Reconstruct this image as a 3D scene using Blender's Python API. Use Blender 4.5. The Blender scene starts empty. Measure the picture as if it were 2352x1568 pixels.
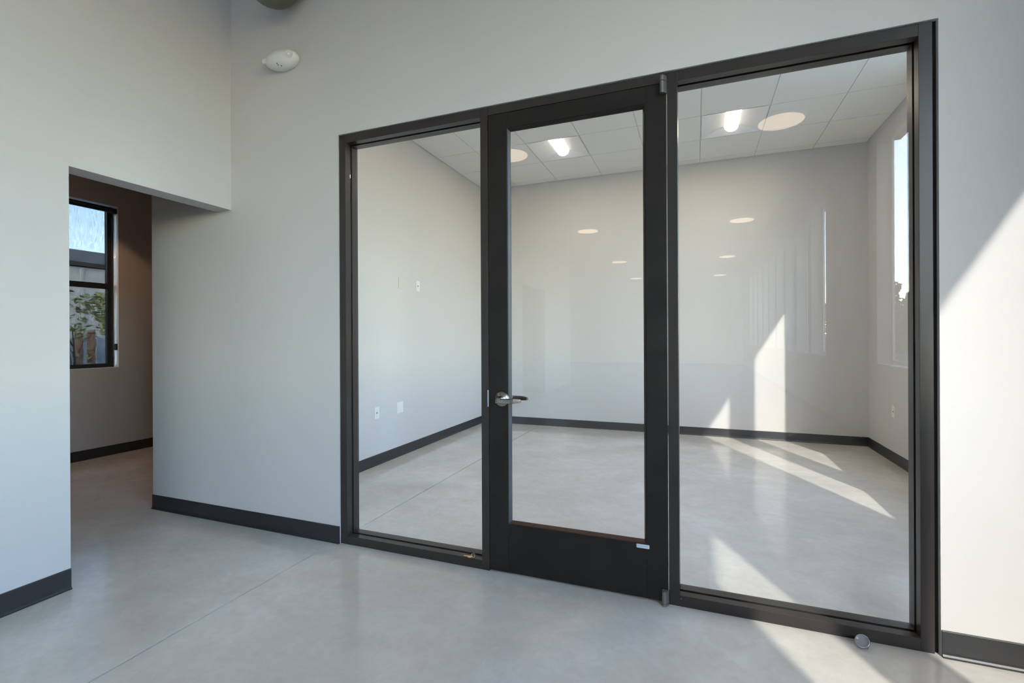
import bpy, bmesh, math, random
from mathutils import Vector, Matrix, noise

random.seed(7)
scene = bpy.context.scene
COL = scene.collection

# ------------------------------------------------------------------ camera
F_PX, CY_PX, W_PX = 1096.1283, 774.7798, 2352.0
PITCH, ROLL, YAW = (math.radians(a) for a in (-0.0233, -0.2715, 21.055))
fwd = Vector((-math.sin(YAW) * math.cos(PITCH), math.cos(YAW) * math.cos(PITCH), math.sin(PITCH)))
r0 = Vector((math.cos(YAW), math.sin(YAW), 0))
u0 = r0.cross(fwd)
rgt = math.cos(ROLL) * r0 + math.sin(ROLL) * u0
upv = -math.sin(ROLL) * r0 + math.cos(ROLL) * u0
cam_d = bpy.data.cameras.new('camera')
cam = bpy.data.objects.new('camera', cam_d)
COL.objects.link(cam)
cam_d.sensor_width = 36.0
cam_d.lens = F_PX / W_PX * 36.0
cam_d.shift_y = -(784.0 - CY_PX) / W_PX
cam_d.clip_start, cam_d.clip_end = 0.02, 500
M = Matrix((rgt, upv, -fwd)).transposed().to_4x4()
M.translation = Vector((0, -2.305, 1.2341))
cam.matrix_world = M
scene.camera = cam

# ------------------------------------------------------------------ sky, sun, exposure
SUN_TAN = 0.72
SUN_H = Vector((0.423, -0.906, 0)).normalized()      # towards the sun, on the ground
sun_el = math.atan(SUN_TAN)
world = bpy.data.worlds.new('sky')
scene.world = world
world.use_nodes = True
wn = world.node_tree.nodes
wn.clear()
w_out = wn.new('ShaderNodeOutputWorld')
w_bg = wn.new('ShaderNodeBackground')
w_sky = wn.new('ShaderNodeTexSky')
w_sky.sky_type = 'NISHITA'
w_sky.sun_disc = False
w_sky.sun_elevation = sun_el
w_sky.sun_rotation = math.atan2(SUN_H.x, SUN_H.y)
w_sky.air_density = 1.0
w_sky.dust_density = 0.30
w_sky.ozone_density = 0.5
w_bg.inputs['Strength'].default_value = 1.75
world.node_tree.links.new(w_sky.outputs[0], w_bg.inputs[0])
world.node_tree.links.new(w_bg.outputs[0], w_out.inputs[0])

sun_d = bpy.data.lights.new('sun', 'SUN')
sun_d.energy = 4.5
sun_d.angle = math.radians(0.7)
sun_d.color = (1.0, 0.925, 0.84)
sun = bpy.data.objects.new('sun', sun_d)
COL.objects.link(sun)
sd = -(SUN_H * math.cos(sun_el) + Vector((0, 0, math.sin(sun_el))))
sun.rotation_euler = sd.to_track_quat('-Z', 'Y').to_euler()
sun.location = (20, -40, 30)

scene.view_settings.view_transform = 'Standard'
scene.view_settings.look = 'None'
scene.view_settings.exposure = 0.33
scene.view_settings.gamma = 1.0
scene.view_settings.use_curve_mapping = False
scene.cycles.max_bounces = 9
scene.cycles.diffuse_bounces = 5
scene.cycles.use_light_tree = False
scene.cycles.adaptive_threshold = 0.03
scene.cycles.transparent_max_bounces = 24
scene.cycles.sample_clamp_indirect = 6.0

# ------------------------------------------------------------------ materials
MAT = {}


def material(name, rgb, rough=0.6, metal=0.0, spec=0.5, noise_amt=0.0, noise_scale=8.0, bump=0.0,
             bump_scale=200.0, rough_var=0.0, coat=0.0):
    m = bpy.data.materials.new(name)
    m.use_nodes = True
    nt = m.node_tree
    b = nt.nodes['Principled BSDF']
    b.inputs['Base Color'].default_value = (*rgb, 1)
    b.inputs['Roughness'].default_value = rough
    b.inputs['Metallic'].default_value = metal
    b.inputs['Specular IOR Level'].default_value = spec
    b.inputs['Coat Weight'].default_value = coat
    tc = nt.nodes.new('ShaderNodeTexCoord')
    if noise_amt > 0:
        nz = nt.nodes.new('ShaderNodeTexNoise')
        nz.inputs['Scale'].default_value = noise_scale
        nz.inputs['Detail'].default_value = 6
        nt.links.new(tc.outputs['Object'], nz.inputs['Vector'])
        mr = nt.nodes.new('ShaderNodeMapRange')
        mr.inputs['From Min'].default_value = 0.3
        mr.inputs['From Max'].default_value = 0.7
        mr.inputs['To Min'].default_value = 1 - noise_amt
        mr.inputs['To Max'].default_value = 1 + noise_amt
        nt.links.new(nz.outputs['Fac'], mr.inputs['Value'])
        mx = nt.nodes.new('ShaderNodeVectorMath')
        mx.operation = 'SCALE'
        mx.inputs[0].default_value = rgb
        nt.links.new(mr.outputs[0], mx.inputs['Scale'])
        nt.links.new(mx.outputs[0], b.inputs['Base Color'])
        if rough_var > 0:
            m2 = nt.nodes.new('ShaderNodeMapRange')
            m2.inputs['From Min'].default_value = 0.3
            m2.inputs['From Max'].default_value = 0.7
            m2.inputs['To Min'].default_value = rough - rough_var
            m2.inputs['To Max'].default_value = rough + rough_var
            nt.links.new(nz.outputs['Fac'], m2.inputs['Value'])
            nt.links.new(m2.outputs[0], b.inputs['Roughness'])
    if bump > 0:
        nb = nt.nodes.new('ShaderNodeTexNoise')
        nb.inputs['Scale'].default_value = bump_scale
        nb.inputs['Detail'].default_value = 3
        nt.links.new(tc.outputs['Object'], nb.inputs['Vector'])
        bp = nt.nodes.new('ShaderNodeBump')
        bp.inputs['Strength'].default_value = bump
        bp.inputs['Distance'].default_value = 0.002
        nt.links.new(nb.outputs['Fac'], bp.inputs['Height'])
        nt.links.new(bp.outputs[0], b.inputs['Normal'])
    MAT[name] = m
    return m


def emission(name, rgb, strength):
    m = bpy.data.materials.new(name)
    m.use_nodes = True
    nt = m.node_tree
    b = nt.nodes['Principled BSDF']
    b.inputs['Base Color'].default_value = (0.8, 0.8, 0.8, 1)
    b.inputs['Emission Color'].default_value = (*rgb, 1)
    b.inputs['Emission Strength'].default_value = strength
    MAT[name] = m
    return m


def glass(name, tint=(1, 1, 1), f0=0.045, rough=0.0):
    """pane glass: clear, with the mirror share rising towards grazing angles"""
    m = bpy.data.materials.new(name)
    m.use_nodes = True
    nt = m.node_tree
    nt.nodes.clear()
    out = nt.nodes.new('ShaderNodeOutputMaterial')
    mix = nt.nodes.new('ShaderNodeMixShader')
    tr = nt.nodes.new('ShaderNodeBsdfTransparent')
    tr.inputs[0].default_value = (*tint, 1)
    gl = nt.nodes.new('ShaderNodeBsdfGlossy')
    gl.inputs['Roughness'].default_value = rough
    lw = nt.nodes.new('ShaderNodeLayerWeight')
    lw.inputs['Blend'].default_value = 0.5
    pw = nt.nodes.new('ShaderNodeMath')
    pw.operation = 'POWER'
    pw.inputs[1].default_value = 5
    nt.links.new(lw.outputs['Facing'], pw.inputs[0])
    mr = nt.nodes.new('ShaderNodeMapRange')
    mr.inputs['To Min'].default_value = f0
    mr.inputs['To Max'].default_value = 0.9
    nt.links.new(pw.outputs[0], mr.inputs['Value'])
    nt.links.new(mr.outputs[0], mix.inputs[0])
    nt.links.new(tr.outputs[0], mix.inputs[1])
    nt.links.new(gl.outputs[0], mix.inputs[2])
    nt.links.new(mix.outputs[0], out.inputs[0])
    MAT[name] = m
    return m


def concrete():
    m = bpy.data.materials.new('polished_concrete')
    m.use_nodes = True
    nt = m.node_tree
    b = nt.nodes['Principled BSDF']
    tc = nt.nodes.new('ShaderNodeTexCoord')

    def nz(scale, detail, dist=0.0, stretch=None):
        n = nt.nodes.new('ShaderNodeTexNoise')
        n.inputs['Scale'].default_value = scale
        n.inputs['Detail'].default_value = detail
        n.inputs['Distortion'].default_value = dist
        if stretch:
            mp = nt.nodes.new('ShaderNodeMapping')
            mp.inputs['Scale'].default_value = stretch
            mp.inputs['Rotation'].default_value = (0, 0, 0.5)
            nt.links.new(tc.outputs['Object'], mp.inputs[0])
            nt.links.new(mp.outputs[0], n.inputs['Vector'])
        else:
            nt.links.new(tc.outputs['Object'], n.inputs['Vector'])
        return n
    big = nz(1.15, 8, 0.5)
    mid = nz(4.5, 8, 0.7, (1, 1.35, 1))
    fine = nz(22, 10, 0.8)
    add = nt.nodes.new('ShaderNodeMath')
    add.operation = 'MULTIPLY_ADD'
    nt.links.new(big.outputs['Fac'], add.inputs[0])
    add.inputs[1].default_value = 0.56
    m2 = nt.nodes.new('ShaderNodeMath')
    m2.operation = 'MULTIPLY_ADD'
    nt.links.new(mid.outputs['Fac'], m2.inputs[0])
    m2.inputs[1].default_value = 0.24
    m3 = nt.nodes.new('ShaderNodeMath')
    m3.operation = 'MULTIPLY'
    nt.links.new(fine.outputs['Fac'], m3.inputs[0])
    m3.inputs[1].default_value = 0.20
    nt.links.new(m3.outputs[0], m2.inputs[2])
    nt.links.new(m2.outputs[0], add.inputs[2])
    ramp = nt.nodes.new('ShaderNodeValToRGB')
    e = ramp.color_ramp.elements
    e[0].position = 0.36
    e[0].color = (0.525, 0.488, 0.435, 1)
    e[1].position = 0.64
    e[1].color = (0.700, 0.670, 0.622, 1)
    mid_e = ramp.color_ramp.elements.new(0.5)
    mid_e.color = (0.600, 0.566, 0.515, 1)
    nt.links.new(add.outputs[0], ramp.inputs[0])
    nt.links.new(ramp.outputs[0], b.inputs['Base Color'])
    rr = nt.nodes.new('ShaderNodeMapRange')
    rr.inputs['From Min'].default_value = 0.3
    rr.inputs['From Max'].default_value = 0.7
    rr.inputs['To Min'].default_value = 0.115
    rr.inputs['To Max'].default_value = 0.145
    nt.links.new(mid.outputs['Fac'], rr.inputs['Value'])
    nt.links.new(rr.outputs[0], b.inputs['Roughness'])
    b.inputs['Specular IOR Level'].default_value = 0.5
    bp = nt.nodes.new('ShaderNodeBump')
    bp.inputs['Strength'].default_value = 0.02
    bp.inputs['Distance'].default_value = 0.004
    wav = nz(5, 2)
    nt.links.new(wav.outputs['Fac'], bp.inputs['Height'])
    nt.links.new(bp.outputs[0], b.inputs['Normal'])
    MAT['concrete'] = m


def mesh_shade():
    """woven solar screen: part of the light passes straight through the weave"""
    m = bpy.data.materials.new('screen_fabric')
    m.use_nodes = True
    nt = m.node_tree
    nt.nodes.clear()
    out = nt.nodes.new('ShaderNodeOutputMaterial')
    mix = nt.nodes.new('ShaderNodeMixShader')
    tr = nt.nodes.new('ShaderNodeBsdfTransparent')
    df = nt.nodes.new('ShaderNodeBsdfDiffuse')
    df.inputs[0].default_value = (0.035, 0.037, 0.042, 1)
    tc = nt.nodes.new('ShaderNodeTexCoord')
    mp = nt.nodes.new('ShaderNodeMapping')
    mp.inputs['Scale'].default_value = (1, 260, 12)
    nz = nt.nodes.new('ShaderNodeTexNoise')
    nz.inputs['Scale'].default_value = 1.0
    nt.links.new(tc.outputs['Object'], mp.inputs[0])
    nt.links.new(mp.outputs[0], nz.inputs['Vector'])
    mr = nt.nodes.new('ShaderNodeMapRange')
    mr.inputs['To Min'].default_value = 0.64
    mr.inputs['To Max'].default_value = 0.80
    nt.links.new(nz.outputs['Fac'], mr.inputs['Value'])
    nt.links.new(mr.outputs[0], mix.inputs[0])
    nt.links.new(tr.outputs[0], mix.inputs[1])
    nt.links.new(df.outputs[0], mix.inputs[2])
    nt.links.new(mix.outputs[0], out.inputs[0])
    MAT['screen'] = m


material('paint', (0.620, 0.598, 0.580), rough=0.75, spec=0.3, bump=0.10, bump_scale=160)
material('warm_shade_paint', (0.470, 0.415, 0.375), rough=0.75, spec=0.3, bump=0.10, bump_scale=160)  # grey wall paint browned: the corridor's warm dim light is in the colour
material('white_paint', (0.72, 0.72, 0.70), rough=0.7, spec=0.3)
material('deck', (0.42, 0.42, 0.40), rough=0.85)
material('rubber_base', (0.024, 0.024, 0.026), rough=0.36, spec=0.5)
material('bronze', (0.028, 0.0225, 0.0205), rough=0.34, spec=0.5, metal=0.0, noise_amt=0.12, noise_scale=5)
material('gasket', (0.010, 0.010, 0.011), rough=0.7)
material('stained_wood', (0.0125, 0.0098, 0.0088), rough=0.45, spec=0.35, noise_amt=0.35, noise_scale=6)
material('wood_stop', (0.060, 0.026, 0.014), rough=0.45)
material('stop_sky_sheen', (0.095, 0.094, 0.100), rough=0.30, spec=0.7)  # paler bluish base paints the sky reflection on the left stop
material('nickel', (0.36, 0.335, 0.31), rough=0.22, metal=1.0)
material('bright_steel', (0.75, 0.76, 0.78), rough=0.15, metal=1.0)
material('brass', (0.78, 0.56, 0.22), rough=0.3, metal=0.85)
material('hinge_metal', (0.20, 0.185, 0.175), rough=0.35, metal=0.6)
material('white_plastic', (0.80, 0.79, 0.74), rough=0.4)
material('cream_plastic', (0.62, 0.60, 0.52), rough=0.35)
material('dark_plastic', (0.02, 0.02, 0.02), rough=0.5)
material('dome_grey', (0.115, 0.120, 0.088), rough=0.45)
material('tile_white', (0.86, 0.85, 0.80), rough=0.9, bump=0.15, bump_scale=250)
material('tee_white', (0.66, 0.66, 0.63), rough=0.6)
material('enamel', (0.85, 0.85, 0.84), rough=0.4)
material('sticker', (0.62, 0.70, 0.76), rough=0.4)
material('sticker_print', (0.30, 0.36, 0.42), rough=0.5)
material('joint_filler', (0.025, 0.023, 0.021), rough=0.9)
material('dark_aluminium', (0.020, 0.019, 0.021), rough=0.4)
material('clear_plastic', (0.26, 0.27, 0.30), rough=0.15, spec=0.6)
material('ground', (0.20, 0.20, 0.18), rough=0.95, noise_amt=0.2, noise_scale=0.6)
material('siding', (0.80, 0.75, 0.66), rough=0.9, noise_amt=0.06, noise_scale=2)
material('shingle', (0.22, 0.22, 0.24), rough=0.95, noise_amt=0.3, noise_scale=5)
material('fence_paint', (0.46, 0.52, 0.64), rough=0.8, noise_amt=0.1, noise_scale=4)
material('post_wood', (0.34, 0.19, 0.12), rough=0.85, noise_amt=0.25, noise_scale=7)
material('bark', (0.11, 0.085, 0.06), rough=0.95, noise_amt=0.3, noise_scale=9)
material('leaf', (0.40, 0.42, 0.17), rough=0.7, noise_amt=0.4, noise_scale=3)
material('leaf_dark', (0.075, 0.12, 0.045), rough=0.7, noise_amt=0.4, noise_scale=1.2)
emission('lamp_lens', (1.0, 0.88, 0.76), 2.2)
emission('disc_lens', (1.0, 0.78, 0.58), 4.5)
emission('warm_lens', (1.0, 0.62, 0.38), 6.0)
glass('pane', (0.985, 0.995, 0.99), 0.044)
glass('outer_pane', (0.97, 0.99, 0.985), 0.03)
concrete()
mesh_shade()


# ------------------------------------------------------------------ helpers
class MB:
    """collects vertices and faces for one mesh"""

    def __init__(self):
        self.v, self.f, self.smooth = [], [], set()

    def poly(self, pts, faces, smooth=False):
        n = len(self.v)
        self.v += [tuple(p) for p in pts]
        for f in faces:
            if smooth:
                self.smooth.add(len(self.f))
            self.f.append([n + i for i in f])
        return self

    def box(self, x0, x1, y0, y1, z0, z1):
        p = [(x0, y0, z0), (x1, y0, z0), (x1, y1, z0), (x0, y1, z0),
             (x0, y0, z1), (x1, y0, z1), (x1, y1, z1), (x0, y1, z1)]
        return self.poly(p, [(0, 3, 2, 1), (4, 5, 6, 7), (0, 1, 5, 4), (1, 2, 6, 5), (2, 3, 7, 6), (3, 0, 4, 7)])

    def prism(self, outline, axis, a0, a1, smooth=False):
        """extrude a 2D outline along axis 0/1/2 from a0 to a1"""
        def pt(p, a):
            return {0: (a, p[0], p[1]), 1: (p[0], a, p[1]), 2: (p[0], p[1], a)}[axis]
        n = len(outline)
        pts = [pt(p, a0) for p in outline] + [pt(p, a1) for p in outline]
        self.poly(pts, [[i, (i + 1) % n, n + (i + 1) % n, n + i] for i in range(n)], smooth)
        self.poly(pts[:n], [list(range(n))[::-1]])
        self.poly(pts[n:], [list(range(n))])
        return self

    def lathe(self, prof, origin, axis=(0, 0, 1), seg=24):
        """prof: (radius, height) along axis from origin"""
        a = Vector(axis).normalized()
        s = a.orthogonal().normalized()
        t = a.cross(s)
        o = Vector(origin)
        pts = []
        for r, h in prof:
            for k in range(seg):
                w = 2 * math.pi * k / seg
                pts.append(o + a * h + (s * math.cos(w) + t * math.sin(w)) * r)
        fs = []
        for i in range(len(prof) - 1):
            for k in range(seg):
                fs.append((i * seg + k, i * seg + (k + 1) % seg, (i + 1) * seg + (k + 1) % seg, (i + 1) * seg + k))
        self.poly(pts, fs, True)
        if prof[0][0] > 1e-5:
            self.poly(pts[:seg], [list(range(seg))[::-1]])
        if prof[-1][0] > 1e-5:
            self.poly(pts[-seg:], [list(range(seg))])
        return self

    def tube(self, path, rad, seg=10, closed=False, rads=None):
        path = [Vector(p) for p in path]
        n = len(path)
        pts = []
        prev = None
        for i, p in enumerate(path):
            a = path[(i - 1) % n] if (closed or i > 0) else p
            b = path[(i + 1) % n] if (closed or i < n - 1) else p
            d = (b - a).normalized()
            if prev is None:
                s = d.orthogonal().normalized()
            else:
                s = (prev - d * prev.dot(d)).normalized()
            prev = s
            t = d.cross(s)
            rr = rads[i] if rads else rad
            for k in range(seg):
                w = 2 * math.pi * k / seg
                pts.append(p + (s * math.cos(w) + t * math.sin(w)) * rr)
        fs = []
        for i in range(n if closed else n - 1):
            j = (i + 1) % n
            for k in range(seg):
                fs.append((i * seg + k, i * seg + (k + 1) % seg, j * seg + (k + 1) % seg, j * seg + k))
        self.poly(pts, fs, True)
        if not closed:
            self.poly(pts[:seg], [list(range(seg))[::-1]])
            self.poly(pts[-seg:], [list(range(seg))])
        return self

    def ellipsoid(self, c, r, seg=28, rings=16, half=None):
        pts, fs = [], []
        for i in range(rings + 1):
            th = math.pi * i / rings
            for k in range(seg):
                w = 2 * math.pi * k / seg
                pts.append((c[0] + r[0] * math.sin(th) * math.cos(w), c[1] + r[1] * math.sin(th) * math.sin(w),
                            c[2] + r[2] * math.cos(th)))
        for i in range(rings):
            for k in range(seg):
                fs.append((i * seg + k, i * seg + (k + 1) % seg, (i + 1) * seg + (k + 1) % seg, (i + 1) * seg + k))
        return self.poly(pts, fs, True)

    def build(self, name, mat, parent=None, bevel=0.0, seg=2):
        me = bpy.data.meshes.new(name)
        me.from_pydata(self.v, [], self.f)
        for i in self.smooth:
            me.polygons[i].use_smooth = True
        bm = bmesh.new()
        bm.from_mesh(me)
        bmesh.ops.remove_doubles(bm, verts=bm.verts, dist=1e-6)
        bmesh.ops.recalc_face_normals(bm, faces=bm.faces)
        bm.to_mesh(me)
        bm.free()
        me.materials.append(MAT[mat] if isinstance(mat, str) else mat)
        o = bpy.data.objects.new(name, me)
        COL.objects.link(o)
        if parent:
            o.parent = parent
            o.matrix_parent_inverse = Matrix.Translation(-parent.location)
        if bevel > 0:
            md = o.modifiers.new('edge', 'BEVEL')
            md.width = bevel
            md.segments = seg
            md.limit_method = 'ANGLE'
        return o


def tag(o, label, cat=None, group=None, kind=None):
    o['label'] = label
    if cat:
        o['category'] = cat
    if group:
        o['group'] = group
    if kind:
        o['kind'] = kind
    return o


def thing(name, loc, label, cat, group=None, kind=None):
    o = bpy.data.objects.new(name, None)
    o.empty_display_size = 0.1
    COL.objects.link(o)
    o.location = loc
    return tag(o, label, cat, group, kind)


def copy_tree(o, parent=None):
    c = o.copy()
    COL.objects.link(c)
    if parent:
        c.parent = parent
    for ch in list(o.children):
        copy_tree(ch, c)
    return c


def wall_mesh(axis, a0, a1, us, zs, holes):
    """solid wall with rectangular openings; axis is the thickness axis, u the run"""
    us = sorted(set([round(u, 5) for u in us] + [round(h[i], 5) for h in holes for i in (0, 1)]))
    zs = sorted(set([round(z, 5) for z in zs] + [round(h[i], 5) for h in holes for i in (2, 3)]))

    def solid(i, j):
        if not (0 <= i < len(us) - 1 and 0 <= j < len(zs) - 1):
            return False
        cu, cz = (us[i] + us[i + 1]) / 2, (zs[j] + zs[j + 1]) / 2
        return not any(h[0] < cu < h[1] and h[2] < cz < h[3] for h in holes)
    mb = MB()

    def pt(a, u, z):
        return (a, u, z) if axis == 0 else (u, a, z)
    for i in range(len(us) - 1):
        for j in range(len(zs) - 1):
            if not solid(i, j):
                continue
            u0_, u1_, z0_, z1_ = us[i], us[i + 1], zs[j], zs[j + 1]
            for a in (a0, a1):
                mb.poly([pt(a, u0_, z0_), pt(a, u1_, z0_), pt(a, u1_, z1_), pt(a, u0_, z1_)], [(0, 1, 2, 3)])
            if not solid(i - 1, j):
                mb.poly([pt(a0, u0_, z0_), pt(a1, u0_, z0_), pt(a1, u0_, z1_), pt(a0, u0_, z1_)], [(0, 1, 2, 3)])
            if not solid(i + 1, j):
                mb.poly([pt(a0, u1_, z0_), pt(a1, u1_, z0_), pt(a1, u1_, z1_), pt(a0, u1_, z1_)], [(0, 1, 2, 3)])
            if not solid(i, j - 1):
                mb.poly([pt(a0, u0_, z0_), pt(a1, u0_, z0_), pt(a1, u1_, z0_), pt(a0, u1_, z0_)], [(0, 1, 2, 3)])
            if not solid(i, j + 1):
                mb.poly([pt(a0, u0_, z1_), pt(a1, u0_, z1_), pt(a1, u1_, z1_), pt(a0, u1_, z1_)], [(0, 1, 2, 3)])
    return mb


def structure(o, label, cat):
    return tag(o, label, cat, None, 'structure')


# ------------------------------------------------------------------ key dimensions (metres)
XB0, XB1 = -3.030, -2.895       # left wall (thickness)
XR = 1.794                      # right (window) wall, inner face
XR2 = 1.938
XC = -5.837                     # corridor window wall
YA1 = 0.120                     # thickness of the storefront wall
YB = 4.0865                     # office back wall
ZC = 3.392                      # office ceiling
ZM = 4.25                       # main room ceiling
YFAR = -19.0
YEND = -9.05                    # where the left wall stops
OPEN_X0, OPEN_X1, OPEN_Z = -2.003, 0.876, 2.4545

# ------------------------------------------------------------------ floor
floor = MB().box(-7.2, 2.0, -19.2, 4.3, -0.15, -0.010).build('floor', 'joint_filler')
structure(floor, 'polished grey concrete floor with a saw-cut joint', 'floor')
JX = -2.045
MB().box(-7.2, JX - 0.0052, -19.2, 4.3, -0.010, 0).build('floor_slab', 'concrete', floor)
MB().box(JX + 0.0052, 2.0, -19.2, 4.3, -0.010, 0).build('floor_slab', 'concrete', floor)

# ------------------------------------------------------------------ walls
w = wall_mesh(1, 0.0, YA1, [-3.697, XR], [0, ZM], [(OPEN_X0, OPEN_X1, -1, OPEN_Z)]).build('wall_front', 'paint')
structure(w, 'grey painted wall holding the glass partition', 'wall')
w = wall_mesh(0, XB0, XB1, [YEND, 0.0], [0, ZM], [(-0.886, 1, -1, 2.093), (-7.05, -5.70, -1, 2.19)]).build('wall_left', 'paint')
structure(w, 'grey painted wall with a corridor opening on the left', 'wall')

# windows of the long outside wall: (y0, y1)
WIN_Z0, WIN_Z1 = 0.935, 3.330
WINDOWS = [(1.350, 2.335), (0.122, 1.05), (-2.37, -1.40), (-3.69, -2.715)]
WINDOWS += [(-6.78 - 1.2 * k, -5.81 - 1.2 * k) for k in range(9)]
YS = -4.9   # beyond this pier the outside wall is thicker
w = wall_mesh(0, XR, XR2, [YS, YB + 0.12], [0, ZM], [(a, b, WIN_Z0, WIN_Z1) for a, b in WINDOWS if a > YS]).build('wall_right', 'paint')
structure(w, 'grey painted outside wall with tall windows right of the partition', 'wall')
w = wall_mesh(0, XR, XR2 + 0.046, [YFAR, YS], [0, ZM], [(a, b, WIN_Z0, WIN_Z1) for a, b in WINDOWS if a < YS]).build('wall_right_far', 'paint')
structure(w, 'far stretch of the outside wall with a row of tall windows', 'wall')
w = MB().box(XB1, XR, YB, YB + 0.12, 0, ZM).build('wall_back', 'paint')
structure(w, 'grey painted back wall of the small office', 'wall')
w = MB().box(XB0, XB1, YA1, YB + 0.12, 0, ZM).build('wall_office_left', 'paint')
structure(w, 'grey painted left wall of the small office with outlets', 'wall')
CW = (-0.42, 0.993, 0.930, 2.665)   # corridor window opening
w = wall_mesh(0, XC - 0.16, XC, [YEND, 3.2], [0, ZM], [CW]).build('wall_corridor', 'warm_shade_paint')
structure(w, 'corridor wall with a screened window, warm dim light put into its colour', 'wall')
w = MB().box(XC, -3.697, 3.08, 3.2, 0, ZM).build('wall_corridor_end', 'warm_shade_paint')
structure(w, 'end wall of the corridor, warm dim light put into its colour', 'wall')
w = MB().box(-3.697, XB0, YA1, 3.2, 0, ZM).build('wall_corridor_side', 'warm_shade_paint')
structure(w, 'side wall of the corridor behind the storefront wall', 'wall')
w = MB().box(-7.2, XB1, YEND - 0.12, YEND, 0, ZM).build('wall_return', 'paint')
structure(w, 'grey painted return wall at the far end of the left wall', 'wall')
w = MB().box(-7.2, -7.0, YFAR, YEND - 0.12, 0, ZM).build('wall_far_left', 'paint')
structure(w, 'grey painted far left wall of the large room', 'wall')
w = MB().box(-7.2, XR2, YFAR - 0.2, YFAR, 0, ZM).build('wall_rear', 'paint')
structure(w, 'grey painted rear wall of the large room', 'wall')

# ceilings
w = MB().box(-7.2, XR2, YFAR - 0.2, YB + 0.12, ZM, ZM + 0.25).build('ceiling', 'white_paint')
structure(w, 'white ceiling deck of the large room', 'ceiling')
w = MB().box(XC, XB0, YEND, 3.08, 3.02, 3.14).build('ceiling_corridor', 'white_paint')
structure(w, 'white corridor ceiling', 'ceiling')

# office lay-in ceiling
ceil = MB().box(XB1, XR, YA1, YB, ZC + 0.13, ZC + 0.145).build('ceiling_office', 'white_paint')
structure(ceil, 'white lay-in tile ceiling of the small office', 'ceiling')
GX = [XB1, -2.375, -1.767, -1.157, -0.551, 0.057, 0.662, 1.268, XR]
GY = [YA1, 0.28, 0.89, 1.50, 2.11, 2.725, 3.333, 3.942, YB]
TROFFERS = [(5, 5), (2, 5), (5, 2), (2, 2)]  # last two are unseen, added to brighten the office
grid = MB()
for x in GX[1:-1]:
    grid.box(x - 0.012, x + 0.012, YA1, YB, ZC + 0.006, ZC + 0.012)
    grid.box(x - 0.002, x + 0.002, YA1, YB, ZC + 0.012, ZC + 0.04)
for y in GY[1:-1]:
    for i in range(len(GX) - 1):
        grid.box(GX[i] + 0.012, GX[i + 1] - 0.012, y - 0.012, y + 0.012, ZC + 0.006, ZC + 0.012)
grid.box(XB1, XB1 + 0.02, YA1, YB, ZC + 0.006, ZC + 0.009)
grid.box(XR - 0.02, XR, YA1, YB, ZC + 0.006, ZC + 0.009)
grid.box(XB1 + .02, XR - .02, YB - 0.02, YB, ZC + 0.006, ZC + 0.009)
grid.build('ceiling_grid', 'tee_white', ceil)
tiles = {}
for i in range(len(GX) - 1):
    for j in range(len(GY) - 1):
        if (i, j) in TROFFERS:
            continue
        x0, x1, y0, y1 = GX[i], GX[i + 1], GY[j], GY[j + 1]
        ex0 = 0.0045 if i else 0.012
        ex1 = 0.0045 if i < len(GX) - 2 else 0.012
        ey0 = 0.0045 if j else 0.012
        ey1 = 0.0045 if j < len(GY) - 2 else 0.012
        hx, hy = (x1 - x0 - ex0 - ex1) / 2, (y1 - y0 - ey0 - ey1) / 2
        key = (round(hx, 4), round(hy, 4))
        c = ((x0 + ex0 + x1 - ex1) / 2, (y0 + ey0 + y1 - ey1) / 2, ZC)
        if key not in tiles:
            o = MB().box(-hx, hx, -hy, hy, 0, 0.018).build('ceiling_tile', 'tile_white', None, 0.0)
            tiles[key] = o
        else:
            o = tiles[key].copy()
            COL.objects.link(o)
        o.parent = ceil
        o.location = c


# ------------------------------------------------------------------ baseboards
PROFILE = [(0, 0), (0.0135, 0), (0.0140, 0.0025), (0.0105, 0.0055), (0.0070, 0.0120), (0.0055, 0.020), (0.0050, 0.098),
           (0.0035, 0.1015), (0, 0.1015)]


def baseboard(name, p0, p1, nrm, label):
    mb = MB()
    n = len(PROFILE)
    pts = []
    for p in (p0, p1):
        for d, z in PROFILE:
            pts.append((p[0] + nrm[0] * d, p[1] + nrm[1] * d, z))
    mb.poly(pts, [[i, (i + 1) % n, n + (i + 1) % n, n + i] for i in range(n)])
    mb.poly(pts[:n], [list(range(n))])
    mb.poly(pts[n:], [list(range(n))])
    return structure(mb.build(name, 'rubber_base'), label, 'baseboard')


baseboard('baseboard_front_left', (-3.700, 0), (-2.003, 0), (0, -1), 'black rubber baseboard between corridor opening and glass partition')
baseboard('baseboard_front_right', (0.878, 0), (XR, 0), (0, -1), 'sunlit rubber baseboard right of the glass partition')
baseboard('baseboard_left', (XB1, YEND), (XB1, -0.886), (1, 0), 'black rubber baseboard on the left wall by the opening')
baseboard('baseboard_back', (XB1, YB), (XR, YB), (0, -1), 'black rubber baseboard on the office back wall')
baseboard('baseboard_office_left', (XB1, YA1), (XB1, YB), (1, 0), 'black rubber baseboard on the office left wall')
baseboard('baseboard_office_right', (XR, YA1), (XR, YB), (-1, 0), 'black rubber baseboard under the office windows')
baseboard('baseboard_right', (XR, YFAR), (XR, 0), (-1, 0), 'black rubber baseboard under the large room windows')
baseboard('baseboard_corridor', (XC, YEND), (XC, 3.08), (1, 0), 'black rubber baseboard on the corridor wall')
baseboard('baseboard_rear', (-7.0, YFAR), (XR, YFAR), (0, 1), 'black rubber baseboard on the far rear wall')

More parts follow.
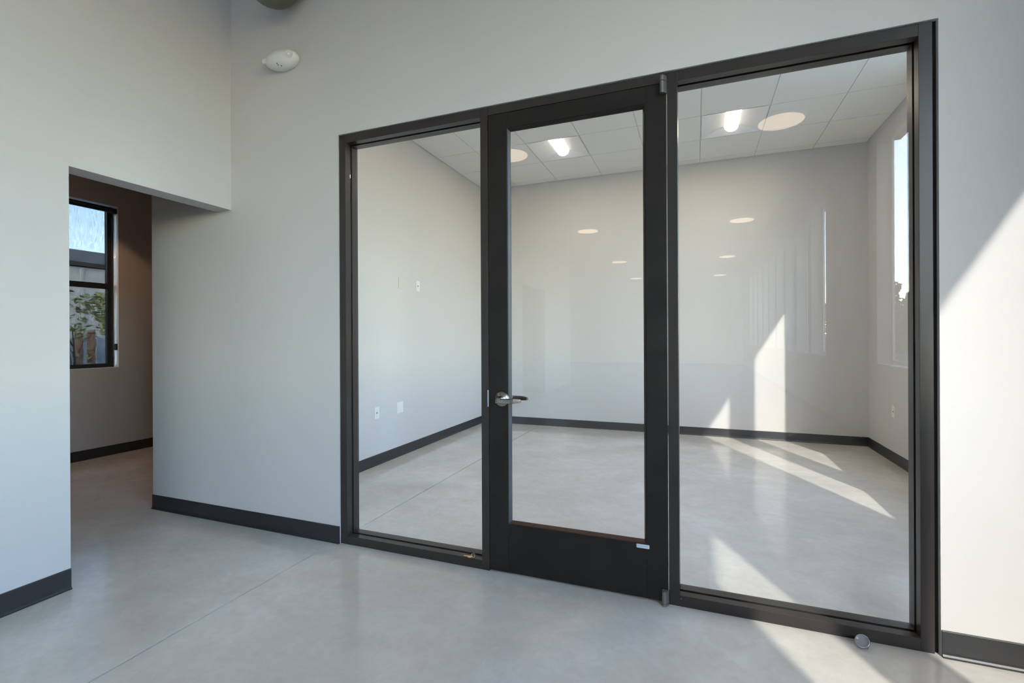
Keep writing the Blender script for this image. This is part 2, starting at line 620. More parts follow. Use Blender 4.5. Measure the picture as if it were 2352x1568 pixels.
# ------------------------------------------------------------------ storefront frame with its two fixed panes
FY0, FY1 = 0.006, 0.118
G0, G1 = 0.048, 0.066       # glazing groove
FX0, FX1, FZ1 = -2.001, 0.860, 2.4500
LW = 0.0465
sf = thing('window_1', (-0.57, 0.06, 0), 'dark bronze aluminium frame with two fixed glass panes beside the door', 'glass partition', None, 'structure')


def vbar(name, x0, x1, z0, z1, gl, gr):
    mb = MB()
    mb.box(x0, x1, FY0, G0, z0, z1)
    mb.box(x0 + (0.008 if gl else 0), x1 - (0.008 if gr else 0), G0, G1, z0, z1)
    mb.box(x0, x1, G1, FY1, z0, z1)
    return mb.build(name, 'bronze', sf, 0.0012)


def hbar(name, x0, x1, z0, z1, gd, gu):
    mb = MB()
    mb.box(x0, x1, FY0, G0, z0, z1)
    mb.box(x0, x1, G0, G1, z0 + (0.008 if gd else 0), z1 - (0.008 if gu else 0))
    mb.box(x0, x1, G1, FY1, z0, z1)
    return mb.build(name, 'bronze', sf, 0.0012)


M1 = (-1.066, -1.0225)
M2 = (-0.1195, -0.0740)
vbar('jamb', FX0, FX0 + LW, 0, FZ1, False, True)
vbar('jamb', FX1 - 0.044, FX1, 0, FZ1, True, False)
vbar('mullion', M1[0], M1[1], 0, FZ1, True, False)
vbar('mullion', M2[0], M2[1], 0, FZ1, False, True)
e = 0.0004
hbar('head', FX0 + LW + e, M1[0] - e, FZ1 - 0.047, FZ1, True, False)
hbar('head', M2[1] + e, FX1 - 0.044 - e, FZ1 - 0.047, FZ1, True, False)
hbar('head', M1[1] + e, M2[0] - e, FZ1 - 0.043, FZ1, False, False)
hbar('sill', FX0 + LW + e, M1[0] - e, 0, 0.050, False, True)
hbar('sill', M2[1] + e, FX1 - 0.044 - e, 0, 0.050, False, True)
GZ0, GZ1 = 0.0445, FZ1 - 0.0415
MB().box(FX0 + LW - 0.006, M1[0] + 0.006, 0.0545, 0.0605, GZ0, GZ1).build('glass_pane', 'pane', sf)
MB().box(M2[1] - 0.006, FX1 - 0.038, 0.0545, 0.0605, GZ0, GZ1).build('glass_pane', 'pane', sf)
gk = MB()
gk.box(FX1, OPEN_X1, 0.022, 0.10, 0, FZ1)
gk.box(FX0, OPEN_X1, 0.020, 0.10, FZ1, OPEN_Z)
gk.build('perimeter_seal', 'gasket', sf)
# strike plate on the latch mullion
MB().box(-1.0300, -1.0222, 0.0040, 0.010, 0.868, 0.956).build('strike_plate', 'bright_steel', sf, 0.0008)
# glazing screws on the lower rail of the right pane
MB().lathe([(0.0022, 0), (0.0018, 0.0012), (0, 0.0014)], (-0.055, 0.070, 0.0499), (0, -0.3, 1), 10).build('screw', 'bright_steel', sf)
MB().lathe([(0.0022, 0), (0.0018, 0.0012), (0, 0.0014)], (-0.068, 0.0061, 0.036), (0, -1, 0), 10).build('screw', 'bright_steel', sf)

# ------------------------------------------------------------------ door leaf
DX0, DX1, DZ0, DZ1 = -1.0178, -0.1235, 0.0115, 2.4022
DY0, DY1 = 0.0015, 0.0460
SL, SR = -0.9125, -0.2165
RT, RB = 2.3215, 0.2640
door = thing('door_1', (-0.57, 0.02, 0), 'dark stained wood door with a full glass panel and lever handle', 'door', None, 'structure')
MB().box(DX0, SL, DY0, DY1, DZ0, DZ1).build('stile', 'stained_wood', door, 0.0012)
MB().box(SR, DX1, DY0, DY1, DZ0, DZ1).build('stile', 'stained_wood', door, 0.0012)
MB().box(SL + 0.0004, SR - 0.0004, DY0 + 0.0006, DY1, RT, DZ1).build('top_rail', 'stained_wood', door, 0.0012)
MB().box(SL + 0.0004, SR - 0.0004, DY0 + 0.0006, DY1, DZ0, RB).build('bottom_rail', 'stained_wood', door, 0.0012)
for ya, yb, yc in ((0.0055, 0.0190, 0.0215), (0.0425, 0.0285, 0.0260)):
    t = 0.0125
    # mitred bevelled stops: outer edge stands near the face, inner edge at the glass
    def stop(name, a, b, inward, mat):
        mb = MB()
        (ax, az), (bx, bz) = a, b
        ix, iz = inward
        da = Vector((bx - ax, bz - az)).normalized()
        pts = []
        for (px, pz), s in ((a, 1), (b, -1)):
            pts += [(px, ya, pz), (px + ix * t * 0.35 + da.x * s * t * 0.35, ya, pz + iz * t * 0.35 + da.y * s * t * 0.35),
                    (px + ix * t + da.x * s * t, yb, pz + iz * t + da.y * s * t),
                    (px + ix * t + da.x * s * t, yc, pz + iz * t + da.y * s * t), (px, yc, pz)]
        mb.poly(pts, [(0, 1, 6, 5), (1, 2, 7, 6), (2, 3, 8, 7), (3, 4, 9, 8), (4, 0, 5, 9), (0, 4, 3, 2, 1), (5, 6, 7, 8, 9)])
        mb.build(name, mat, door)
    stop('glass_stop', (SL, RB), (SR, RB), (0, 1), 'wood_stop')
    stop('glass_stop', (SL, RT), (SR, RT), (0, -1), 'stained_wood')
    stop('glass_stop', (SL, RB), (SL, RT), (1, 0), 'stop_sky_sheen')
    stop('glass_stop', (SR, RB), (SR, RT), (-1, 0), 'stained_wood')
MB().box(SL + 0.002, SR - 0.002, 0.0216, 0.0259, RB + 0.002, RT - 0.002).build('glass_pane', 'pane', door)

# lever sets on both faces
for side in (-1, 1):
    y0 = DY0 if side < 0 else DY1
    L = bpy.data.objects.new('lever_set', None)
    COL.objects.link(L)
    L.location = (-0.9465, y0, 0.912)
    L.parent = door
    L.matrix_parent_inverse = Matrix.Translation(-door.location)
    ax = (0, side, 0)
    MB().lathe([(0.0415, 0), (0.0415, 0.004), (0.0385, 0.009), (0.0300, 0.0145), (0.0190, 0.0180), (0.0165, 0.022), (0.0155, 0.050), (0.0120, 0.056), (0, 0.057)],
               (-0.9465, y0, 0.912), ax, 36).build('rose', 'nickel', L)
    prof = [(-0.9640, 0.046, 0.0125), (-0.9465, 0.053, 0.0140), (-0.915, 0.055, 0.0138), (-0.880, 0.055, 0.0130), (-0.8650, 0.052, 0.0126),
            (-0.8430, 0.040, 0.0105), (-0.8300, 0.030, 0.0085)]
    mb = MB()
    pts, fs = [], []
    th = 0.0052
    for i, (x, d, hh) in enumerate(prof):
        zc = 0.9060 + 0.0006 * i
        for dd, zz in ((-th, -hh), (th, -hh * 0.75), (th, hh * 0.75), (-th, hh)):
            nx = 0.0 if i < 4 else 0.6
            pts.append((x + nx * dd, y0 + side * (d + dd * (1 - 0.3 * nx)), zc + zz))
    n = len(prof)
    for i in range(n - 1):
        for k in range(4):
            fs.append((i * 4 + k, i * 4 + (k + 1) % 4, (i + 1) * 4 + (k + 1) % 4, (i + 1) * 4 + k))
    fs += [(0, 1, 2, 3), tuple((n - 1) * 4 + k for k in range(4))]
    mb.poly(pts, fs)
    mb.build('lever', 'nickel', L, 0.0018)

# offset pivots at the hinge side


def pivot(z0, z1, split, lower_floor):
    P = bpy.data.objects.new('pivot_hinge', None)
    COL.objects.link(P)
    P.location = (-0.1345, 0, z0)
    P.parent = door
    P.matrix_parent_inverse = Matrix.Translation(-door.location)
    out = [(-0.1505, 0.0012), (-0.1500, -0.0180), (-0.1470, -0.0250), (-0.1400, -0.0285), (-0.1330, -0.0265), (-0.1265, -0.0190), (-0.1200, -0.0080), (-0.1190, 0.0012)]
    MB().prism(out, 2, z0, split - 0.0012).build('pivot_arm', 'hinge_metal', P, 0.0012)
    MB().prism(out, 2, split + 0.0012, z1).build('pivot_cap', 'hinge_metal', P, 0.0012)
    MB().lathe([(0.006, -0.0012), (0.006, 0.0012)], (-0.136, -0.014, split), (0, 0, 1), 14).build('pivot_pin', 'bright_steel', P)


pivot(2.3480, 2.4280, 2.4035, False)
pivot(0.0005, 0.0690, 0.0120, True)
# small printed sticker low on the door
st = MB()
o_ = []
for cx_, cz_, a0 in ((-0.2085, 0.2575, 0), (-0.2615, 0.2575, 90), (-0.2615, 0.2455, 180), (-0.2085, 0.2455, 270)):
    for k in range(5):
        a = math.radians(a0 + k * 22.5)
        o_.append((cx_ + 0.0028 * math.cos(a), cz_ + 0.0028 * math.sin(a)))
st.prism(o_, 1, 0.0014, 0.0022)
stk = st.build('sticker', 'sticker', door)
pr = MB()
pr.box(-0.2600, -0.2570, 0.00125, 0.00145, 0.2490, 0.2555)
for k, (a, b) in enumerate(((-0.2530, -0.2470), (-0.2455, -0.2360), (-0.2345, -0.2260), (-0.2240, -0.2120))):
    pr.box(a, b, 0.00125, 0.00145, 0.2505, 0.2525)
pr.build('print', 'sticker_print', stk)

# ------------------------------------------------------------------ right wall windows


def window(n, y0, y1, label):
    W = thing('window_%d' % n, (XR2 - 0.03, (y0 + y1) / 2, WIN_Z0), label, 'window', None, 'structure')
    xf0, xf1 = (1.855, 1.885) if n < 4 else ((1.918, 1.937) if n < 6 else (1.954, 1.983))
    t = 0.034 if n < 4 else 0.040
    fr = MB()
    fr.box(xf0, xf1, y0, y0 + t, WIN_Z0, WIN_Z1)
    fr.box(xf0, xf1, y1 - t, y1, WIN_Z0, WIN_Z1)
    fr.box(xf0, xf1, y0 + t, y1 - t, WIN_Z0, WIN_Z0 + t)
    fr.box(xf0, xf1, y0 + t, y1 - t, WIN_Z1 - t, WIN_Z1)
    fr.build('window_frame', 'enamel', W)
    MB().box(xf0 + 0.008, xf0 + 0.014, y0 + t - 0.003, y1 - t + 0.003, WIN_Z0 + t - 0.003, WIN_Z1 - t + 0.003).build('glass_pane', 'outer_pane', W)
    MB().box(XR2 if n < 6 else XR2 + 0.046, 2.055, y0 - 0.16, y1 + 0.16, WIN_Z1, WIN_Z1 + 0.05).build('sun_cutoff_ledge', 'dark_aluminium', W)  # unseen ledge, added and sized to cut off the sun patches at the top
    li = bpy.data.lights.new('portal', 'AREA')
    li.shape = 'RECTANGLE'
    li.size, li.size_y = (y1 - y0), (WIN_Z1 - WIN_Z0)
    li.cycles.is_portal = True
    po = bpy.data.objects.new('window_portal', li)
    COL.objects.link(po)
    po.location = (XR2 + (0.005 if n < 6 else 0.052), (y0 + y1) / 2, (WIN_Z0 + WIN_Z1) / 2)
    po.rotation_euler = (math.pi / 2, 0, math.pi / 2)
    return W


names = ['tall office window nearer the back wall', 'tall office window beside the glass partition',
         'tall window just right of the glass partition', 'second tall window right of the glass partition']
ords = ['third', 'fourth', 'fifth', 'sixth', 'seventh', 'eighth', 'ninth', 'tenth', 'eleventh']
for i, (a, b) in enumerate(WINDOWS):
    window(2 + i, a, b, names[i] if i < 4 else '%s tall window of the large room, counted from the glass partition' % ords[i - 4])

# ------------------------------------------------------------------ corridor window, screen
cwn = thing('window_20', (XC, 0.29, CW[2]), 'dark framed corridor window behind a grey roller screen', 'window', None, 'structure')
x0, x1 = XC - 0.125, XC - 0.085
t = 0.060
fr = MB()
fr.box(x0, x1, CW[0], CW[0] + t, CW[2], CW[3])
fr.box(x0, x1, CW[1] - t, CW[1], CW[2], CW[3])
fr.box(x0, x1, CW[0] + t, CW[1] - t, CW[2], CW[2] + 0.045)
fr.box(x0, x1, CW[0] + t, CW[1] - t, CW[3] - 0.05, CW[3])
fr.build('window_frame', 'dark_aluminium', cwn, 0.002)
MB().box(x0 - 0.002, x1 + 0.004, CW[0] + t, CW[1] - t, 1.775, 1.832).build('meeting_rail', 'dark_aluminium', cwn, 0.002)
MB().box(x0 + 0.015, x0 + 0.020, CW[0] + t - 0.003, CW[1] - t + 0.003, CW[2] + 0.042, 1.777).build('glass_pane', 'outer_pane', cwn)
MB().box(x0 + 0.015, x0 + 0.020, CW[0] + t - 0.003, CW[1] - t + 0.003, 1.830, CW[3] - 0.047).build('glass_pane', 'outer_pane', cwn)
# white painted reveal lining
rv = MB()
rv.box(XC - 0.085, XC + 0.0005, CW[1] - 0.003, CW[1], CW[2], CW[3])
rv.box(XC - 0.085, XC + 0.0005, CW[0], CW[0] + 0.003, CW[2], CW[3])
rv.box(XC - 0.085, XC + 0.0005, CW[0] + 0.003, CW[1] - 0.003, CW[2], CW[2] + 0.003)
rv.box(XC - 0.085, XC + 0.0005, CW[0] + 0.003, CW[1] - 0.003, CW[3] - 0.003, CW[3])
rv.build('reveal_lining', 'enamel', cwn)

sh = thing('roller_screen', (XC - 0.04, 0.29, CW[2]), 'dark roller screen with see-through fabric in the corridor window', 'roller blind')
SY0, SY1 = CW[0] + 0.02, CW[1] - 0.030
MB().lathe([(0.020, 0), (0.020, SY1 - SY0)], (XC - 0.035, SY0, CW[3] - 0.052), (0, 1, 0), 20).build('roller_tube', 'dark_plastic', sh)
MB().box(XC - 0.056, XC - 0.0545, SY0 + 0.01, SY1 - 0.008, CW[2] + 0.028, CW[3] - 0.05).build('screen_fabric', 'screen', sh)
MB().box(XC - 0.062, XC - 0.050, SY0 + 0.008, SY1 - 0.004, CW[2] + 0.012, CW[2] + 0.040).build('hem_bar', 'dark_plastic', sh, 0.002)
MB().box(XC - 0.058, XC - 0.012, SY1 + 0.001, SY1 + 0.026, CW[3] - 0.076, CW[3] - 0.022).build('end_bracket', 'dark_plastic', sh, 0.004)
ch = MB()
for dx in (-0.012, 0.004):
    ch.tube([(XC - 0.034 + dx, SY1 + 0.014, CW[3] - 0.07), (XC - 0.034 + dx, SY1 + 0.014, 1.15)], 0.0014, 6)
ch.build('bead_chain', 'bright_steel', sh)
MB().box(XC - 0.046, XC - 0.014, SY1 + 0.006, SY1 + 0.026, 1.115, 1.185).build('chain_tensioner', 'dark_plastic', sh, 0.004)

# ------------------------------------------------------------------ office troffers


def troffer(i, j, label):
    x0, x1, y0, y1 = GX[i] + 0.008, GX[i + 1] - 0.008, GY[j] + 0.008, GY[j + 1] - 0.008
    cx_, cy_ = (x0 + x1) / 2, (y0 + y1) / 2
    T = thing('recessed_light', (cx_, cy_, ZC), label, 'ceiling light', 'recessed ceiling lights of the office')
    zt = ZC + 0.060
    hx = 0.085
    pan = MB()
    # concave side reflectors
    for s in (-1, 1):
        ring = []
        for k in range(9):
            f = k / 8
            x = cx_ + s * (hx + (x1 - cx_ - hx) * f)
            z = zt - (zt - ZC) * f ** 1.08
            ring.append((x, z))
        pts = [(x, y0, z) for x, z in ring] + [(x, y1, z) for x, z in ring]
        pan.poly(pts, [(k, k + 1, 9 + k + 1, 9 + k) for k in range(8)], True)
    pan.poly([(cx_ - hx, y0, zt), (cx_ + hx, y0, zt), (cx_ + hx, y1, zt), (cx_ - hx, y1, zt)], [(0, 1, 2, 3)])
    pan.build('reflector', 'enamel', T)
    for yy, sgn in ((y1, -1), (y0, 1)):
        # end plates slope inwards towards the lens
        ep = MB()
        ins = 0.085
        ep.poly([(x0, yy, ZC + 0.001), (x1, yy, ZC + 0.001), (cx_ + hx + 0.02, yy + sgn * ins, zt - 0.004), (cx_ - hx - 0.02, yy + sgn * ins, zt - 0.004)], [(0, 1, 2, 3)])
        ep.poly([(x0, yy, ZC + 0.02), (x1, yy, ZC + 0.02), (cx_ + hx + 0.02, yy + sgn * (ins - 0.004), zt), (cx_ - hx - 0.02, yy + sgn * (ins - 0.004), zt)], [(0, 1, 2, 3)])
        ep.build('end_plate', 'enamel', T)
    lens = MB()
    sec = []
    for k in range(13):
        a = math.pi * k / 12
        sec.append((cx_ + 0.070 * math.cos(a), ZC + 0.054 - 0.058 * math.sin(a)))
    yy0, yy1 = y0 + 0.02, y1 - 0.10
    lens.prism(sec, 1, yy0, yy1, True)
    lens.build('lens', 'lamp_lens', T)
    ar_d = bpy.data.lights.new('lamp_output', 'AREA')
    ar_d.shape = 'RECTANGLE'
    ar_d.size, ar_d.size_y = 0.10, yy1 - yy0 - 0.04
    ar_d.energy = 6.0
    ar_d.color = (1.0, 0.80, 0.60)
    ar_o = bpy.data.objects.new('lamp_output', ar_d)
    COL.objects.link(ar_o)
    ar_o.location = (0, (yy0 + yy1) / 2 - cy_, -0.006)
    ar_o.parent = T
    rim = MB()
    rim.tube([(a, yy1 + 0.002, b) for a, b in sec], 0.0028, 6)
    rim.build('lens_rim', 'nickel', T)
    MB().box(x0, x1, y0, y1, zt + 0.02, zt + 0.03).build('housing', 'enamel', T)
    return T


troffer(5, 5, 'lit recessed square ceiling light seen through the right glass pane')
troffer(2, 5, 'lit recessed square ceiling light seen through the door glass')
troffer(5, 2, 'unseen recessed square ceiling light added near the partition, window side')  # not in view, added for more light in the office
troffer(2, 2, 'unseen recessed square ceiling light added near the partition, left side')  # also an added lamp out of view, for brightness

# ------------------------------------------------------------------ round pendant lights of the large room


def disc_light(x, y, z, label):
    T = thing('disc_light', (x, y, z), label, 'pendant light', 'round pendant lights of the large room')
    MB().lathe([(0.245, 0.0), (0.252, 0.004), (0.252, 0.045), (0.245, 0.05), (0.02, 0.055), (0, 0.055)], (x, y, z), (0, 0, 1), 48).build('drum', 'enamel', T)
    MB().lathe([(0, -0.003), (0.18, -0.002), (0.243, 0.001), (0.243, 0.004)], (x, y, z), (0, 0, 1), 48).build('diffuser', 'disc_lens', T)
    MB().lathe([(0.008, 0.05), (0.008, ZM - z - 0.02), (0.05, ZM - z - 0.02), (0.05, ZM - z)], (x, y, z), (0, 0, 1), 14).build('stem', 'enamel', T)


nth = ['nearest', 'second', 'third', 'fourth']
for k, y in enumerate((-3.45, -8.15, -12.8, -17.3)):
    disc_light(0.87, y, 3.55, '%s round pendant light from the partition in the window side row' % nth[k])
    disc_light(-2.20, y + 0.12, 3.55, '%s round pendant light from the partition in the left wall row' % nth[k])

# ------------------------------------------------------------------ warm downlight of the corridor
DLX, DLY, DLZ = -5.30, 0.20, 3.02
dl = thing('downlight', (DLX, DLY, DLZ), 'warm round downlight in the corridor ceiling by the window', 'ceiling light')
MB().lathe([(0.075, 0), (0.095, 0.0), (0.095, -0.006), (0.078, -0.008), (0.075, 0)], (DLX, DLY, DLZ), (0, 0, 1), 32).build('trim_ring', 'enamel', dl)
MB().lathe([(0, -0.001), (0.074, -0.001), (0.074, 0.0)], (DLX, DLY, DLZ), (0, 0, 1), 32).build('lens', 'warm_lens', dl)
sp_d = bpy.data.lights.new('downlight_beam', 'SPOT')
sp_d.energy = 34
sp_d.color = (1.0, 0.62, 0.38)
sp_d.spot_size = math.radians(112)
sp_d.spot_blend = 0.18
sp_d.shadow_soft_size = 0.05
sp_o = bpy.data.objects.new('downlight_beam', sp_d)
COL.objects.link(sp_o)
sp_o.location = (0, 0, -0.012)
sp_o.parent = dl

# ------------------------------------------------------------------ wall plates


def plate(name, pos, nrm, w, h, label, kind, mat='white_plastic'):
    """pos on wall, nrm = +1/-1 along x"""
    x, y, z = pos
    T = thing(name, pos, label, 'outlet' if kind == 'outlet' else 'wall plate', 'wall plates of the office')
    xa, xb = sorted((x, x + nrm * 0.006))
    MB().box(xa, xb, y - w / 2, y + w / 2, z - h / 2, z + h / 2).build('cover_plate', mat, T, 0.002)
    if kind == 'outlet':
        xc_, xd = sorted((x + nrm * 0.0055, x + nrm * 0.0075))
        MB().box(xc_, xd, y - 0.0165, y + 0.0165, z - 0.033, z + 0.033).build('insert', mat, T, 0.001)
        s = MB()
        xe, xg = sorted((x + nrm * 0.007, x + nrm * 0.0082))
        s.box(xe, xg, y - 0.011, y - 0.003, z - 0.009, z + 0.009)
        s.box(xe, xg, y + 0.003, y + 0.008, z - 0.006, z + 0.006)
        s.build('socket', 'dark_plastic', T)
    else:
        for zz in (-h * 0.36, h * 0.36):
            MB().lathe([(0.003, 0), (0.002, 0.0012), (0, 0.0013)], (x + nrm * 0.006, y, z + zz), (nrm, 0, 0), 8).build('screw', mat, T)
    return T


plate('wall_outlet', (XB1, 1.546, 0.506), 1, 0.072, 0.116, 'low white outlet on the office left wall, nearest the glass', 'outlet')
plate('blank_plate', (XB1, 1.935, 0.507), 1, 0.112, 0.116, 'wide blank white plate low on the office left wall', 'blank')
plate('blank_plate', (XB1, 1.955, 1.808), 1, 0.072, 0.116, 'narrow blank plate at head height on the office left wall', 'blank', 'cream_plastic')
plate('wall_outlet', (XB1, 2.290, 1.809), 1, 0.072, 0.116, 'white outlet at head height on the office left wall', 'outlet')
plate('wall_outlet', (XR, 3.356, 0.494), -1, 0.072, 0.116, 'white outlet under the office window near the corner', 'outlet')
plate('blank_plate', (XR, 2.925, 0.470), -1, 0.072, 0.116, 'pale blank plate under the office window beside the outlet', 'blank', 'cream_plastic')

# ------------------------------------------------------------------ oval wall device and dark dome
ov = thing('emergency_light', (-2.43, 0, 2.99), 'white egg-shaped plastic light unit high on the wall left of the partition', 'emergency light')
EA, EB, EC = 0.124, 0.062, 0.056
EO = Vector((0.030, -0.036, -0.022))


def egg(x, z):
    """point and outward direction on the front of the egg-shaped housing"""
    y = -EB * math.sqrt(max(0.0, 1 - (x / EA) ** 2 - (z / EC) ** 2))
    return Vector((x, y, z)), Vector((x / EA ** 2, y / EB ** 2, z / EC ** 2)).normalized()


def egg_part(mb, name, mat, loc):
    o = mb.build(name, mat, ov)
    o.matrix_parent_inverse = Matrix()
    o.location = loc
    return o


egg_part(MB().ellipsoid((0, 0, 0), (EA, EB, EC), 40, 24), 'housing', 'white_plastic', EO)
o = egg_part(MB().lathe([(0.096, 0), (0.096, 0.014), (0.085, 0.022)], (0, 0, 0), (0, -1, 0), 36), 'back_plate', 'white_plastic', (EO.x, 0, EO.z))
o.scale = (1.0, 1, 0.50)
p_, n_ = egg(0.094, 0.000)
bt = MB().lathe([(0.021, -0.012), (0.021, 0.002), (0.0185, 0.0045), (0.0125, 0.005), (0.0125, 0.0035), (0.0115, 0.0035), (0.0105, 0.0062), (0, 0.0066)], (0, 0, 0), n_, 28)
egg_part(bt, 'round_button', 'white_plastic', EO + p_)
sp = MB().lathe([(0.026, -0.02), (0.019, 0.008), (0.019, 0.022), (0.014, 0.024), (0.009, 0.018), (0, 0.018)], (0, 0, 0), (-0.90, -0.42, 0.05), 20)
egg_part(sp, 'lamp_head', 'white_plastic', EO + Vector((-0.106, -0.022, 0.002)))
egg_part(MB().ellipsoid((0, 0, 0), (0.004, 0.007, 0.010), 12, 8), 'lamp_slot', 'dark_plastic', EO + Vector((-0.126, -0.031, 0.003)))
for hx_, hz_ in ((0.000, -0.041), (0.001, -0.0465), (0.018, -0.0505)):
    p_, n_ = egg(hx_, hz_)
    egg_part(MB().ellipsoid((0, 0, 0), (0.0045, 0.003, 0.0028), 10, 6), 'indicator', 'dark_plastic', EO + p_)

dm = thing('dome_fixture', (-2.40, 0, 3.55), 'dark grey-green dome fixture cut off by the top edge of the photo', 'wall fixture')
MB().lathe([(0.150, 0.10)] + [(0.150 * math.cos(a_ * math.pi / 28), 0.02 - 0.132 * math.sin(a_ * math.pi / 28)) for a_ in range(15)], (-2.345, -0.165, 3.335), (0, 0, 1), 40).build('dome', 'dome_grey', dm)
MB().box(-2.385, -2.305, -0.10, 0.0, 3.41, 3.49).build('wall_bracket', 'dome_grey', dm, 0.004)
MB().lathe([(0.152, 0.10), (0.152, 0.125), (0.10, 0.14), (0, 0.14)], (-2.345, -0.165, 3.335), (0, 0, 1), 40).build('rim_cap', 'dark_plastic', dm)

# ------------------------------------------------------------------ key on the sill, door stop on the floor
ky = thing('key', (-1.146, 0.016, 0.0505), 'small brass key with a steel ring lying on the frame sill', 'key')
kb = MB()
outl = [(-0.034, -0.0030), (-0.031, -0.0042), (-0.027, -0.0030), (-0.023, -0.0044), (-0.019, -0.0032), (-0.014, -0.0044), (-0.009, -0.0040),
        (-0.006, -0.0095), (0.001, -0.0125), (0.011, -0.0110), (0.0165, -0.0045), (0.0165, 0.0045), (0.011, 0.0090), (0.001, 0.0085), (-0.006, 0.0050), (-0.030, 0.0040), (-0.034, 0.0020)]
kb.prism(outl, 2, 0, 0.0022)
o = kb.build('blade_and_bow', 'brass', ky)
o.matrix_parent_inverse = Matrix()
o.rotation_euler = (0, 0, math.radians(3))
o.location = (0, 0, 0.0004)
rg = MB()
rg.tube([(0.0105 * math.cos(2 * math.pi * k / 28), 0, 0.0105 * math.sin(2 * math.pi * k / 28)) for k in range(28)], 0.0011, 8, True)
o = rg.build('key_ring', 'bright_steel', ky)
o.matrix_parent_inverse = Matrix()
o.location = (0.0205, 0.002, 0.0085)
o.rotation_euler = (math.radians(-38), 0, math.radians(8))

ds = thing('door_stop', (0.612, -0.045, 0), 'round pale steel floor door stop in front of the right pane', 'door stop')
n_ = Vector((-0.38, -0.55, 0.74))
MB().lathe([(0.0150, 0), (0.0150, 0.003), (0.0095, 0.008), (0.0085, 0.022)], (0.618, -0.040, 0), (0, 0, 1), 24).build('post', 'bright_steel', ds)
MB().lathe([(0.0235, -0.004), (0.0258, -0.002), (0.0258, 0.004), (0.0235, 0.0060), (0.0215, 0.0055), (0.0212, 0.0035), (0, 0.0040)], (0.611, -0.046, 0.0235), n_, 36).build('bumper', 'clear_plastic', ds)
MB().tube([Vector((0.611, -0.046, 0.0235)) + n_.normalized() * 0.0045 + (n_.orthogonal().normalized() * math.cos(a) + n_.normalized().cross(n_.orthogonal().normalized()) * math.sin(a)) * 0.0240
           for a in [2 * math.pi * k / 36 for k in range(36)]], 0.0015, 8, True).build('rim', 'bright_steel', ds)

# ------------------------------------------------------------------ outside
gr = MB().box(-60, 70, -70, 90, -0.40, -0.16).build('ground', 'ground')
structure(gr, 'pale ground outside the building', 'ground')

hs = thing('house', (-13, 6, -0.16), 'pale neighbouring house with a grey shingled roof beyond the corridor window', 'house')
hw = MB()
hw.box(-18, -12.6, -6, 14, -0.16, 2.82)
hw.build('house_wall', 'siding', hs)
for k, y in enumerate([0.4 + 1.22 * q for q in range(8)]):
    MB().box(-12.6, -12.575, y, y + 0.05, -0.16, 2.78).build('batten', 'siding', hs)
rf = MB()
nrow = 12
for k in range(nrow):
    xa = -12.55 - 3.85 * k / nrow
    xb_ = -12.55 - 3.85 * (k + 1) / nrow - 0.05
    za = 2.90 + 0.88 * k / nrow
    zb = 2.90 + 0.88 * (k + 1) / nrow
    rf.poly([(xa, -6.5, za + 0.03), (xa, 14.5, za + 0.03), (xb_, 14.5, zb), (xb_, -6.5, zb), (xa, -6.5, za), (xa, 14.5, za)], [(0, 1, 2, 3), (0, 4, 5, 1)])
rf.box(-18, -16.3, -6.5, 14.5, 2.9, 3.77)
rf.build('roof', 'shingle', hs)
MB().box(-12.60, -12.54, -6.5, 14.5, 2.84, 2.93).build('fascia', 'dark_aluminium', hs)

fc = thing('fence', (-9.5, 3.0, -0.16), 'blue-grey panel fence beyond the corridor window', 'fence')
for k in range(4):
    y = 0.8 + 0.95 * k
    MB().box(-9.55, -9.51, y + 0.05, y + 0.93, -0.16, 1.26).build('fence_panel', 'fence_paint', fc)


def post(x, y, h, label):
    T = thing('wooden_post', (x, y, -0.16), label, 'post', 'posts beyond the corridor window')
    MB().tube([(x, y, -0.16), (x + 0.01, y, h * 0.5), (x, y + 0.01, h)], 0.05, 12, False, [0.058, 0.055, 0.05]).build('shaft', 'post_wood', T)
    MB().lathe([(0.055, 0), (0.055, 0.02), (0.03, 0.04), (0, 0.045)], (x, y + 0.01, h), (0, 0, 1), 12).build('cap', 'post_wood', T)


post(-9.3, 2.37, 1.30, 'weathered brown post beside the left fence panel')
post(-9.3, 2.54, 1.33, 'reddish brown post in front of the fence panels')


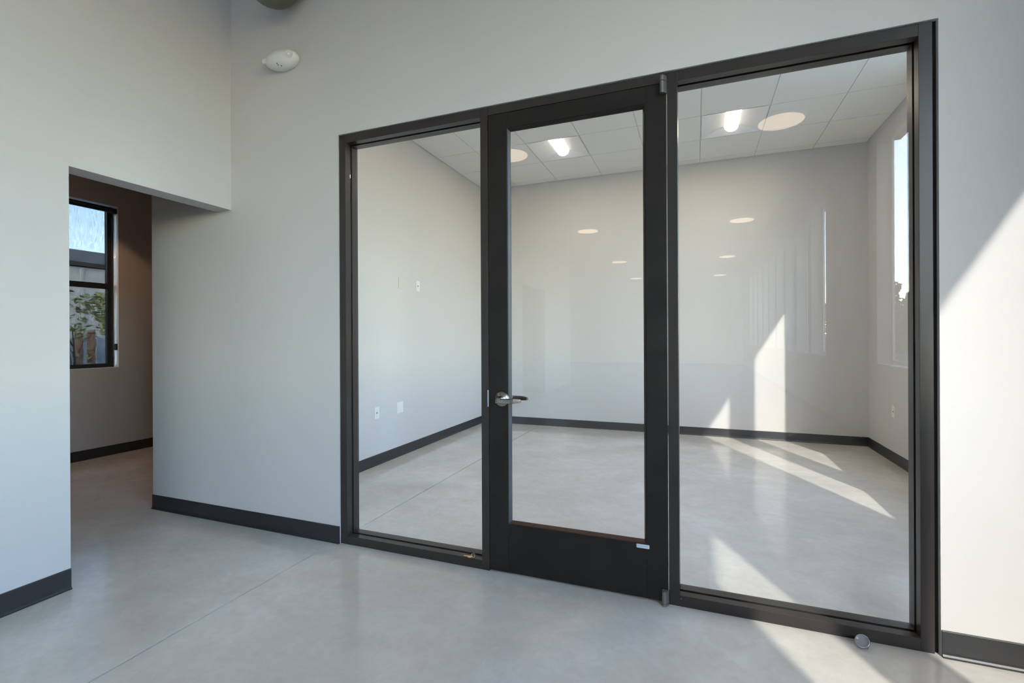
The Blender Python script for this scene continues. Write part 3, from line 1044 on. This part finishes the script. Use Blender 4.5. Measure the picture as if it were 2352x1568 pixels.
def tree(x, y, h, crown, mat, label, seed, leaves=2500, leaf=0.07, base=0.35, sway=0.0):
    rnd = random.Random(seed)
    T = thing('tree', (x, y, -0.16), label, 'tree')
    tr = MB()
    tr.tube([(x, y, -0.16), (x + 0.04 * crown, y + 0.03, h * 0.35), (x - 0.03 * crown, y, h * 0.7)], 0.1, 10, False, [0.07 * crown, 0.05 * crown, 0.02 * crown])
    for k in range(7):
        a = rnd.uniform(0, 6.28)
        z0_ = h * rnd.uniform(0.3, 0.6)
        tr.tube([(x, y, z0_), (x + math.cos(a) * crown * 0.4, y + math.sin(a) * crown * 0.4, z0_ + h * 0.12), (x + math.cos(a) * crown * 0.75, y + math.sin(a) * crown * 0.75, z0_ + h * 0.26)],
                0.02, 6, False, [0.02 * crown, 0.013 * crown, 0.006 * crown])
    tr.build('trunk', 'bark', T)
    cm = MB()
    cl = [(rnd.gauss(0, 0.42), rnd.gauss(0, 0.42), rnd.uniform(base, 1.0), rnd.uniform(0.18, 0.40)) for _ in range(26)]
    pts, fs = [], []
    for _ in range(leaves):
        cx_, cy_, cz_, cr = rnd.choice(cl)
        d = Vector((rnd.gauss(0, 1), rnd.gauss(0, 1), rnd.gauss(0, 1))).normalized() * cr * crown * rnd.uniform(0.3, 1.0) ** 0.5
        p = Vector((x + cx_ * crown, y + cy_ * crown, cz_ * h)) + d
        a = Vector((rnd.gauss(0, 1), rnd.gauss(0, 1), rnd.gauss(0, 0.6))).normalized()
        b = a.orthogonal().normalized()
        s = leaf * rnd.uniform(0.6, 1.3)
        n = len(pts)
        pts += [p - a * s, p + b * s * 0.45, p + a * s, p - b * s * 0.45]
        fs.append((n, n + 1, n + 2, n + 3))
    cm.poly(pts, fs)
    c = cm.build('foliage', mat, T)
    c['kind'] = 'stuff'
    return T


tree(-10.6, 3.65, 2.1, 0.50, 'leaf', 'young green tree between the corridor window and the pale house', 3, 1500, 0.05)
tree(-8.9, 2.10, 1.95, 0.36, 'leaf', 'thin leafy shrub beside the brown posts', 5, 170, 0.05, 0.25)
for k, (x, y, h, c) in enumerate(((11.0, -33, 4.6, 2.6), (15.0, -38, 4.9, 2.8), (8.0, -41, 4.2, 2.4), (20.0, -44, 5.2, 3.0))):
    tree(x, y, h, c, 'leaf_dark', ['round dark tree far outside the office window', 'broad dark tree behind the round one outside', 'low dark tree furthest left outside the office window',
                                  'tallest dark tree in the row far outside'][k], 20 + k, 3500, 0.22, 0.12)
